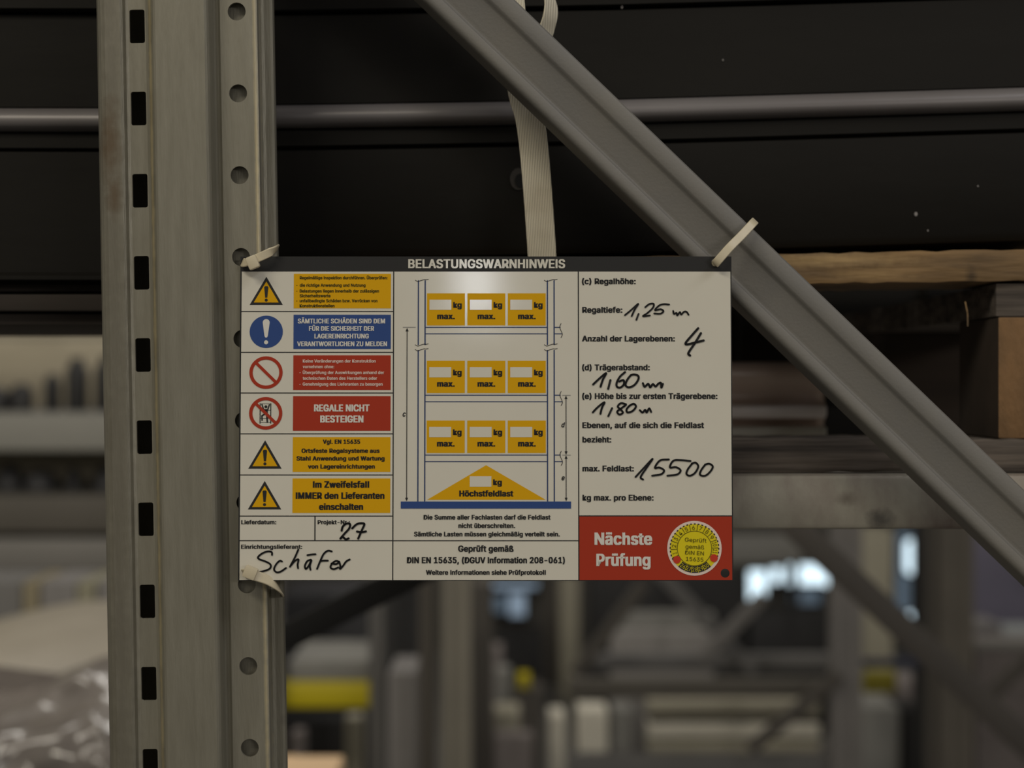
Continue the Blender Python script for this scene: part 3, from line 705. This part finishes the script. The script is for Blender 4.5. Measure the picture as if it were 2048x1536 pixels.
extr(bm, [(-.0005, 0), (.0005, 0), (.0004, .0008), (-.0004, .0008)], [(a, Vector((1, 0, 0)), Vector((0, 1, 0))), ((a+b)/2+Vector((.0008, 0, 0)), Vector((1, 0, 0)), Vector((0, 1, 0))), (b, Vector((1, 0, 0)), Vector((0, 1, 0)))])
bm.transform(Matrix.Translation((0, .008, 0)))
obj('splinter', bm, M['wood_lit'], pal)
# black backing added so the pallet opening reads as dark shade
cr = empty('dark_backing', P(1850, 878, 1.95), 'added dark backing for the shade behind the pallet blocks', 'crate')
a = P(1440, 884, 1.95); b = P(2350, 560, 1.95)
for k in range(4):
    z0 = a.z+(b.z-a.z)*k/4; z1 = a.z+(b.z-a.z)*(k+1)/4-.004
    bm = bmesh.new(); box(bm, a.x, b.x, 1.95, 1.975, z0, z1, .002); obj('backing_board', bm, M['black_steel'], cr, 40)
for xx in (a.x+.05, (a.x+b.x)/2, b.x-.05):
    bm = bmesh.new(); box(bm, xx-.03, xx+.03, 1.93, 1.949, a.z, b.z-.004, .002); obj('backing_batten', bm, M['black_steel'], cr, 40)
bm = bmesh.new(); box(bm, a.x, b.x, 1.976, 2.4, a.z, b.z-.004); obj('backing_body', bm, M['black_steel'], cr)
# shrink-wrapped bundle
bn = empty('wrapped_bundle', P(1400, 884, 1.45), 'film-wrapped brown bundle seen through the pallet, beside the sign', 'bundle')
Yb = 1.45; bm = bmesh.new()
prf = []
rows = [(724, 6), (730, 0), (750, -3), (775, 2), (790, 6), (805, 4), (812, -4), (828, -6), (836, 2), (850, 8), (862, 2), (884, 0)]
x0, x1 = P(1200, 0, Yb).x, P(1657, 0, Yb).x
rings = []
for y, d in rows:
    z = P(0, y, Yb).z; dd = d/1000
    rings.append([bm.verts.new(v) for v in ((x0, Yb+dd, z), (x1-.012, Yb+dd, z), (x1-.003, Yb+dd+.004, z), (x1, Yb+dd+.014, z), (x1, Yb+.4, z), (x0, Yb+.4, z))])
for r0, r1 in zip(rings, rings[1:]):
    for i in range(6): bm.faces.new((r0[i], r0[(i+1) % 6], r1[(i+1) % 6], r1[i]))
bm.faces.new(rings[0]); bm.faces.new(rings[-1][::-1])
obj('film', bm, M['wrap'], bn, 60)
M['wrap_light'] = mat('wrap_light', (.85, .78, .74), .3, 0, (.7, .62, .58), 9, (.2, 1, 3), .5)  # pale stripe across the film, its highlight put into the colour
bm = bmesh.new(); a = P(1200, 836, Yb); b = P(1650, 810, Yb); box(bm, a.x, b.x, Yb-.010, Yb-.004, a.z, b.z, .0029); obj('highlight_stripe', bm, M['wrap_light'], bn, 60)
bm = bmesh.new(); a = P(1200, 882, Yb); b = P(1652, 852, Yb); box(bm, a.x, b.x, Yb-.006, Yb+.001, a.z, b.z, .003); obj('film_foot', bm, mat('film_foot', (.5, .47, .40), .4), bn, 60)

# ------------------------------------------------------------------ background helpers
def col(name, c, rough=.7, c2=None, metal=0): return mat(name, c, rough, metal, c2 or tuple(v*.85 for v in c), 3)
def ground(px, Y): p = P(px, 0, Y); return Vector((p.x, Y, 0))
def carton(x0, y0, x1, y1, Y, dep, m, label, cat='carton', name='carton', tape=None, group=None, floor=False, zb=None, back=True):
    a = P(x0, y1, Y); b = P(x1, y0, Y)
    if floor and back and y0 > 768: b.z = P(x1, y0, Y+dep).z      # the top face ends at its far edge
    z0 = 0 if floor else (zb if zb is not None else a.z)
    r = empty(name, ((a.x+b.x)/2, Y+dep/2, z0), label, cat, group)
    bm = bmesh.new(); box(bm, a.x, b.x, Y, Y+dep, z0, b.z, min(.006, (b.x-a.x)*.1)); obj('body', bm, m, r, 40)
    xm = (a.x+b.x)/2
    bm = bmesh.new(); g = (b.x-a.x)*.12
    box(bm, xm-g/2, xm+g/2, Y-.0015, Y+dep+.0015, b.z-.001-(b.z-z0)*.18, b.z+.0015); obj('tape', bm, tape or m, r)
    bm = bmesh.new(); e = .004
    box(bm, a.x+e, xm-.001, Y+e, Y+dep-e, b.z, b.z+.0012); box(bm, xm+.001, b.x-e, Y+e, Y+dep-e, b.z, b.z+.0012); obj('lid_flap', bm, m, r)
    return r
pp = [(-.5, .8), (-.5, 0), (-.18, 0), (-.12, .12), (.12, .12), (.18, 0), (.5, 0), (.5, .8), (.45, .8), (.45, .08), (-.45, .08), (-.45, .8)]
def fpost(parent, x0, x1, Y, m, top=None, bottom=None, label=None):
    a = P(x0, 0, Y); b = P(x1, 0, Y); wd = b.x-a.x; xm = (a.x+b.x)/2
    z1 = P(0, top, Y).z if top is not None else 2.4
    z0 = P(0, bottom, Y).z if bottom is not None else 0
    bm = bmesh.new(); extr(bm, [(p*wd, q*.08) for p, q in pp], [(Vector((xm, Y, z0)), Vector((1, 0, 0)), Vector((0, 1, 0))), (Vector((xm, Y, z1)), Vector((1, 0, 0)), Vector((0, 1, 0)))])
    o = obj('upright_post', bm, m, parent, 35)
    if label: o['label'] = label
    if z0 == 0:
        bm = bmesh.new(); box(bm, xm-wd*.8, xm+wd*.8, Y-.03, Y+.11, 0, .008); obj('foot_plate', bm, m, o)
M['yellow'] = col('yellow', (.56, .46, .008), .5); M['grey_box'] = col('grey_box', (.24, .235, .215)); M['grey_dk'] = col('grey_dk', (.14, .135, .125))
M['beige_box'] = col('beige_box', (.42, .39, .30)); M['white_box'] = col('white_box', (.75, .71, .60)); M['navy'] = col('navy', (.03, .032, .06)); M['purple'] = col('purple', (.14, .13, .18))
M['tan'] = col('tan', (.80, .56, .33)); M['brownpost'] = col('brownpost', (.20, .185, .15)); M['dkbrown'] = col('dkbrown', (.09, .08, .068))
M['dkbeam'] = col('dkbeam', (.10, .09, .075)); M['midgrey'] = col('midgrey', (.20, .19, .185)); M['pinkgrey'] = col('pinkgrey', (.24, .21, .20))
M['beam_l'] = col('beam_l', (.26, .255, .23)); M['rackgrey'] = col('rackgrey', (.15, .145, .14))

# ------------------------------------------------------------------ left background: shelf rack
rl = empty('storage_rack', ground(0, 5.5), 'blurred grey rack with several shelf beams behind the post, at the left edge', 'rack')
hbeam(rl, -700, 480, 652, 676, 5.52, M['wood_pale'] if 'wood_pale' in M else col('pale', (.36, .33, .26)), dep=.1, label='pale beige top shelf beam')
hbeam(rl, -700, 480, 826, 902, 5.5, M['beam_l'], dep=.1)
hbeam(rl, -700, 480, 990, 1066, 5.5, M['dkbeam'], dep=.1, label='dark shelf beam')
hbeam(rl, -700, 480, 1078, 1142, 5.45, col('beam_m', (.21, .20, .185)), dep=.1)
fpost(rl, -760, -700, 5.5, M['galv_far']); fpost(rl, 480, 540, 5.5, M['galv_far'])
for (yt, yb) in ((824, 830), (988, 994), (1076, 1082)):
    a = P(-700, yb, 5.6); b = P(480, yt, 5.6); bm = bmesh.new(); box(bm, a.x, b.x, 5.6, 6.95, a.z, b.z); obj('shelf_deck', bm, M['grey_dk'], rl)
# pale goods hanging / standing against the wall, with dark gaps
ZS1 = P(0, 824, 5.6).z+.001; ZS2 = P(0, 988, 5.6).z+.001
carton(-300, 660, 460, 826, 6.34, .5, M['wall_beige'], 'wide beige carton at the back of the top shelf, left edge', tape=M['wall_beige'], zb=ZS1)
carton(-300, 905, 460, 990, 6.34, .5, M['wall_beige'], 'wide beige carton at the back of the second shelf, left edge', tape=M['wall_beige'], zb=ZS2)
def bottle(x0, x1, yt, yb, Y, m, label, group):
    a = P((x0+x1)/2, yb, Y); a.z = ZS1 if yb < 900 else ZS2; r_ = (x1-x0)/2*Y/F; H = P(0, yt, Y).z-a.z
    bm = bmesh.new(); n = 16
    pr_ = [(0, 0), (.9, 0), (1, .05), (1, .72), (.9, .82), (.6, .88), (.55, .97), (.5, 1), (0, 1)]
    rings = []
    for pr, ph in pr_[1:-1]: rings.append([bm.verts.new((a.x+pr*r_*math.cos(2*math.pi*k/n), Y+pr*r_*math.sin(2*math.pi*k/n), a.z+ph*H)) for k in range(n)])
    for r0, r1 in zip(rings, rings[1:]):
        for i in range(n): bm.faces.new((r0[i], r0[(i+1) % n], r1[(i+1) % n], r1[i]))
    bm.faces.new(rings[0][::-1]); bm.faces.new(rings[-1])
    o = obj('dark_canister', bm, m, None, 40, origin=(a.x, Y, a.z)); tag(o, label, 'canister', group)
g = 'dark canisters on the left rack'
for x0, x1, yt, lab in ((-40, 22, 775, 'dark canister at the photo\'s left edge on the upper shelf'), (20, 66, 768, 'second dark canister from the left edge on the upper shelf'), (88, 122, 748, 'slim dark canister in the middle of the upper shelf'), (132, 176, 716, 'tall dark canister on the upper shelf'), (190, 244, 712, 'dark canister on the upper shelf right beside the post')):
    bottle(x0, x1, yt, 824, 5.8, M['dark'], lab, g)
for x0, x1, yt, lab in ((-6, 44, 930, 'dark canister at the left edge on the second shelf'), (50, 112, 940, 'broad dark canister on the second shelf'), (134, 160, 935, 'slim dark canister on the second shelf'), (190, 240, 930, 'dark canister on the second shelf right beside the post')):
    bottle(x0, x1, yt, 988, 5.8, M['dark2'], lab, g)
carton(-200, 1142, 43, 1250, 4.9, .3, M['rackgrey'], 'dark grey carton at the left edge behind the wrapped load', floor=True)
carton(46, 1142, 76, 1250, 4.88, .3, col('ochre', (.24, .205, .13)), 'narrow ochre carton behind the wrapped load', floor=True)
carton(80, 1142, 152, 1250, 4.9, .3, M['midgrey'], 'grey carton between the two narrow cartons', floor=True)
carton(154, 1142, 190, 1250, 4.88, .3, col('olive', (.25, .235, .165)), 'narrow olive carton behind the wrapped load', floor=True)
carton(194, 1142, 400, 1250, 4.9, .3, M['midgrey'], 'grey carton half hidden by the post', floor=True)
# wrapped load and crumpled film
M['film_beige'] = mat('film_beige', (.27, .24, .19), .5, 0, (.22, .195, .155), 5, bump=.3, bscale=12)
M['film_clear'] = mat('film_clear', (.22, .195, .175), .17, 0, (.17, .15, .14), 5, spec=1)
def hump(name, x0, x1, topf, ybot, Y, dep, m, amp, fr, seed, label, cat, nx=70, nz=46):
    from mathutils import noise
    r = empty(name, ground((x0+x1)/2, Y+dep/2), label, cat)
    bm = bmesh.new(); grid = []
    zb = 0
    for j in range(nz+1):
        v = j/nz; row = []
        for i in range(nx+1):
            u = i/nx; px = x0+(x1-x0)*u
            zt = P(px, topf(px), Y+dep*.9).z
            if v < .7: z = zb+(zt-zb)*(v/.7)*.93; yy = Y+.02
            else:
                a = (v-.7)/.3*math.pi/2; z = zb+(zt-zb)*(.93+.07*math.sin(a)); yy = Y+.02+dep*(1-math.cos(a))
            X = P(px, 0, Y).x
            q = Vector((X*fr, yy*fr+seed, z*fr))
            nn = noise.noise(q)+.5*noise.noise(q*2.1)+.25*abs(noise.noise(q*4.3))
            k = amp*(min(1, (1-abs(2*u-1))*6))
            row.append(bm.verts.new((X, yy-nn*k, max(0.0, z+nn*k*.3))))
        grid.append(row)
    for a, b in zip(grid, grid[1:]):
        for i in range(nx): bm.faces.new((a[i], a[i+1], b[i+1], b[i]))
    # close sides and back
    back = [[bm.verts.new((v.co.x, Y+dep, v.co.z)) for v in (row[0], row[-1])] for row in grid]
    for k, (a, b) in enumerate(zip(grid, grid[1:])):
        bm.faces.new((a[0], b[0], back[k+1][0], back[k][0])); bm.faces.new((a[-1], back[k][1], back[k+1][1], b[-1]))
        bm.faces.new((back[k][0], back[k+1][0], back[k+1][1], back[k][1]))
    obj('cover', bm, m, r, 80)
    return r
def f1(px): t = (px+350)/750; return 1285-75*math.sin(max(0, min(1, t))*math.pi)
hump('covered_load', -350, 400, f1, 1500, 3.3, .7, M['film_beige'], .03, 4, 3, 'beige cover over a load on a pallet, left of the post', 'covered load')
def f2(px): return 1345-25*math.sin(px*.012)+max(0, (px-150)*.25)
hump('film_wrapped_load', -350, 300, f2, 1600, 2.5, .45, M['film_clear'], .11, 3.8, 9, 'crumpled shiny plastic film around a load in the lower left corner', 'wrapped load', 110, 80)

# ------------------------------------------------------------------ middle background
rm = empty('storage_rack', ground(900, 5.0), 'blurred rack with a yellow beam under the sign', 'rack')
hbeam(rm, 560, 740, 1362, 1416, 5.0, M['yellow'], dep=.06, label='bright yellow load beam')
fpost(rm, 738, 766, 4.95, M['rackgrey']); fpost(rm, 520, 560, 4.95, M['galv_far'])
fpost(rm, 838, 868, 4.4, M['dkbrown']); fpost(rm, 884, 942, 4.3, M['brownpost'])
carton(578, 1322, 737, 1361, 5.0, .4, M['grey_box'], 'flat grey carton lying on the yellow beam')
carton(560, 1160, 735, 1321, 6.2, .5, M['dark2'], 'large dark carton above the flat grey carton', floor=True)
carton(776, 1312, 832, 1500, 4.6, .3, M['midgrey'], 'tall grey-brown cabinet between two posts', 'cabinet', 'cabinet', floor=True)
carton(772, 1150, 836, 1308, 5.2, .3, M['dark'], 'black cabinet behind the grey-brown cabinet', 'cabinet', 'cabinet', floor=True)
carton(944, 1150, 984, 1500, 6.0, .3, M['dkbrown'], 'dark brown locker right of the thick beige-grey post', 'locker', 'locker', floor=True)
carton(560, 1425, 735, 1500, 6.0, .15, M['dark'], 'black carton under the yellow beam', floor=True)
carton(690, 1425, 722, 1475, 5.6, .1, M['beige_box'], 'narrow pale carton under the right end of the yellow beam', floor=True)
carton(580, 1455, 606, 1500, 5.6, .1, M['pinkgrey'], 'small pinkish carton under the left end of the yellow beam', floor=True)
carton(400, 1512, 642, 1700, 2.8, .4, M['tan'], 'tan cardboard carton at the bottom edge right of the post', floor=True)
M['blackpaint'] = mat('blackpaint', (.006, .006, .006), .6)
brace(rack, (470, 1324), (880, 1124), 2.0, .033, .02, M['blackpaint'], prof=rf, label='black diagonal brace below the sign')
# cluttered shelf right of the locker
carton(990, 1250, 1085, 1290, 9.6, .4, M['dark'], 'black carton under the blue window panes', floor=True)
carton(970, 1285, 1005, 1320, 7.6, .2, M['pinkgrey'], 'small pinkish carton right of the brown locker', floor=True)
carton(990, 1330, 1022, 1372, 6.9, .15, M['grey_box'], 'small grey carton left of the little yellow box', floor=True)
carton(1036, 1356, 1060, 1378, 6.8, .15, M['yellow'], 'little yellow box low under the sign', 'box', 'yellow_box')
carton(1026, 1379, 1085, 1500, 6.8, .2, M['dkbrown'], 'dark brown crate under the little yellow box', 'crate', 'crate', floor=True, back=False)
carton(988, 1406, 1040, 1436, 6.2, .2, M['beige_box'], 'flat beige carton below the small grey carton', floor=True)
carton(990, 1460, 1065, 1510, 6.0, .1, M['pinkgrey'], 'wide pinkish carton near the bottom edge', floor=True)
carton(1088, 1160, 1118, 1400, 10.5, .2, M['dkbrown'], 'dark brown locker left of the beige column', 'locker', 'locker', floor=True)
carton(1120, 1150, 1158, 1330, 10.0, .2, M['beige_box'], 'beige column under the lower edge of the sign', 'column', 'beige_column', floor=True)
carton(1098, 1414, 1130, 1485, 6.9, .2, M['white_box'], 'narrow white carton left of the light carton stack', floor=True)
carton(1156, 1404, 1215, 1512, 6.9, .2, M['white_box'], 'white carton beside the narrow white carton', floor=True)
carton(1226, 1402, 1264, 1512, 6.9, .2, M['grey_box'], 'narrow grey carton right of the white carton', floor=True)

# ------------------------------------------------------------------ right background: rack
rr = empty('storage_rack', ground(1500, 5.6), 'blurred grey rack with crossed braces and horizontal beams at the lower right', 'rack')
fpost(rr, 1664, 1724, 5.5, M['galv_far']); fpost(rr, 1890, 1948, 5.2, M['brown_far']); fpost(rr, 1860, 1882, 5.6, M['dkbrown'])
hbeam(rr, 1140, 1664, 1358, 1397, 5.55, M['dkbeam'], dep=.06)
hbeam(rr, 1190, 1664, 1308, 1342, 6.2, M['rackgrey'], dep=.06)
hbeam(rr, 1140, 1664, 1508, 1575, 5.55, M['rackgrey'], dep=.06)
hbeam(rr, 1724, 1862, 1319, 1334, 6.0, M['navy'], dep=.06, label='dark blue load beam')
hbeam(rr, 1732, 1792, 1344, 1386, 5.9, col('yel_dim', (.28, .24, .02)), dep=.06, label='short yellow beam end')
xb = [(1325, 1150), (1505, 1335)]
brace(rr, (1320, 1145), (1510, 1345), 6.1, .05, .03, M['rackgrey'], prof=rf)
M['rackgrey2'] = col('rackgrey2', (.19, .18, .17))
brace(rr, (1405, 1318), (1530, 1190), 6.0, .05, .03, M['rackgrey2'], prof=rf)
brace(rr, (1150, 1350), (1290, 1165), 6.0, .05, .03, M['dkbrown'], prof=rf)
brace(rr, (1500, 1500), (1680, 1350), 5.45, .045, .03, M['dkbrown'], prof=rf)
brace(rr, (1940, 1430), (2080, 1300), 5.6, .05, .03, M['dkbrown'], prof=rf)
carton(1228, 1222, 1430, 1256, 7.5, .12, M['grey_box'], 'flat grey carton behind the crossed braces, upper of two', floor=True)
carton(1222, 1258, 1425, 1285, 7.2, .1, col('palegrey', (.28, .265, .25)), 'flat pale grey carton behind the crossed braces, lower of two', floor=True)
carton(1180, 1140, 1490, 1300, 9.0, .3, M['dark'], 'black filler box added for the shade behind the crossed braces', 'container', 'container', floor=True)  # this and the next black box are added for the racks' shade
carton(1500, 1212, 1662, 1300, 9.0, .3, M['dark'], 'black filler box added for the shade below the bright windows', 'container', 'container', floor=True)
gt = empty('gantry', ground(1500, 9.6), 'grey gantry with a wide box girder just under the galvanised beam', 'gantry')
a = P(1400, 1128, 9.6); b = P(1605, 1075, 9.6)
bm = bmesh.new(); box(bm, a.x, b.x, 9.6, 9.9, a.z, b.z, .01); obj('girder', bm, M['grey_box'], gt, 40)
for xx in (a.x, b.x-.03):
    bm = bmesh.new(); box(bm, xx, xx+.03, 9.7, 9.8, 0, a.z); obj('leg', bm, M['dark2'], gt)
for k, (y0, y1, m_, lab) in enumerate(((1404, 1432, M['beige_box'], 'top'), (1448, 1476, M['white_box'], 'middle'), (1484, 1506, M['beige_box'], 'lowest'))):
    carton(1296, y0, 1640, y1, 6.8, .12, m_, 'long pale carton, %s of the stack of three at the lower right' % lab, group='long pale cartons in a stack')
carton(1296, 1507, 1640, 1600, 6.8, .14, M['grey_dk'], 'dark grey crate under the long pale cartons', 'crate', 'crate', floor=True, back=False)
for (y0, y1, lab) in ((1433, 1447, 'upper'), (1477, 1483, 'lower')):
    a = P(1300, y1, 6.8); b = P(1636, y0, 6.8); bm = bmesh.new()
    for k in range(3):
        xx = a.x+(b.x-a.x)*k/2-(.06 if k == 2 else 0); box(bm, xx, xx+.06, 6.805, 6.84, a.z, b.z)
    box(bm, a.x, b.x, 6.84, 6.86, a.z, b.z)
    o = obj('spacer_batten', bm, M['dkbrown'], None, None, origin=((a.x+b.x)/2, 6.85, a.z)); tag(o, 'dark spacer battens, the %s set between the long pale cartons' % lab, 'batten')
carton(1726, 1050, 1786, 1318, 9.5, .3, M['beige_box'], 'beige column left of the blue window', 'column', 'beige_column', floor=True)
carton(1726, 1388, 1800, 1495, 6.6, .3, M['grey_box'], 'pale grey carton under the short yellow beam', floor=True)
carton(1808, 1392, 1842, 1500, 6.6, .3, M['dark'], 'black upright case right of the pale grey carton', 'case', 'case', floor=True)
carton(1800, 1344, 1862, 1400, 7.2, .3, M['pinkgrey'], 'pinkish carton between the two right-hand posts', floor=True)
carton(1852, 1040, 1942, 1152, 6.3, .22, M['dark'], 'black box behind the right-hand posts, under the beam', 'box', 'black_box', floor=True)
carton(1946, 1050, 2140, 1228, 7.0, .4, M['purple'], 'violet-grey container at the right edge', 'container', 'container', floor=True)
carton(1946, 1232, 2005, 1280, 6.7, .25, M['midgrey'], 'grey carton in front of the violet-grey container', floor=True)
carton(2008, 1246, 2110, 1284, 6.7, .25, col('paleblue', (.30, .32, .32)), 'pale bluish carton at the right edge', floor=True)
# wire mesh crate
wc = empty('wire_crate', ground(2030, 6.3), 'reddish grey wire mesh crate at the right edge', 'crate')
a = P(1956, 1400, 6.3); b = P(2140, 1286, 6.3); bm = bmesh.new()
for k in range(8):
    xx = a.x+(b.x-a.x)*k/7; box(bm, xx-.004, xx+.004, 6.3, 6.308, 0, b.z)
for k in range(6):
    z = b.z*(k+.5)/5.5; box(bm, a.x, b.x, 6.292, 6.3, z-.004, z+.004)
obj('wire_mesh', bm, M['pinkgrey'], wc)
bm = bmesh.new(); box(bm, a.x, b.x, 6.32, 6.62, 0, b.z-.02, .005); obj('crate_content', bm, M['pinkgrey'], wc)
bm = bmesh.new(); box(bm, a.x-.01, b.x+.01, 6.285, 6.31, b.z-.02, b.z+.01, .003); obj('top_rail', bm, M['grey_box'], wc)

# ------------------------------------------------------------------ tube lamp of the hall, behind the camera (mirrored in the sign)
tl = empty('tube_lamp', (-.17, -5.6, 3.03), 'long ceiling tube lamp behind the viewer, mirrored in the sign', 'lamp')
bm = bmesh.new(); box(bm, -.17-.085, -.17+.085, -6.6, -4.9, 3.005, 3.04, .01); obj('diffuser', bm, emit('tube', (.95, .97, 1), 11), tl, 40)
bm = bmesh.new(); box(bm, -.17-.10, -.17+.10, -6.65, -4.85, 3.041, 3.08, .005); obj('housing', bm, M['grey_box'], tl, 40)
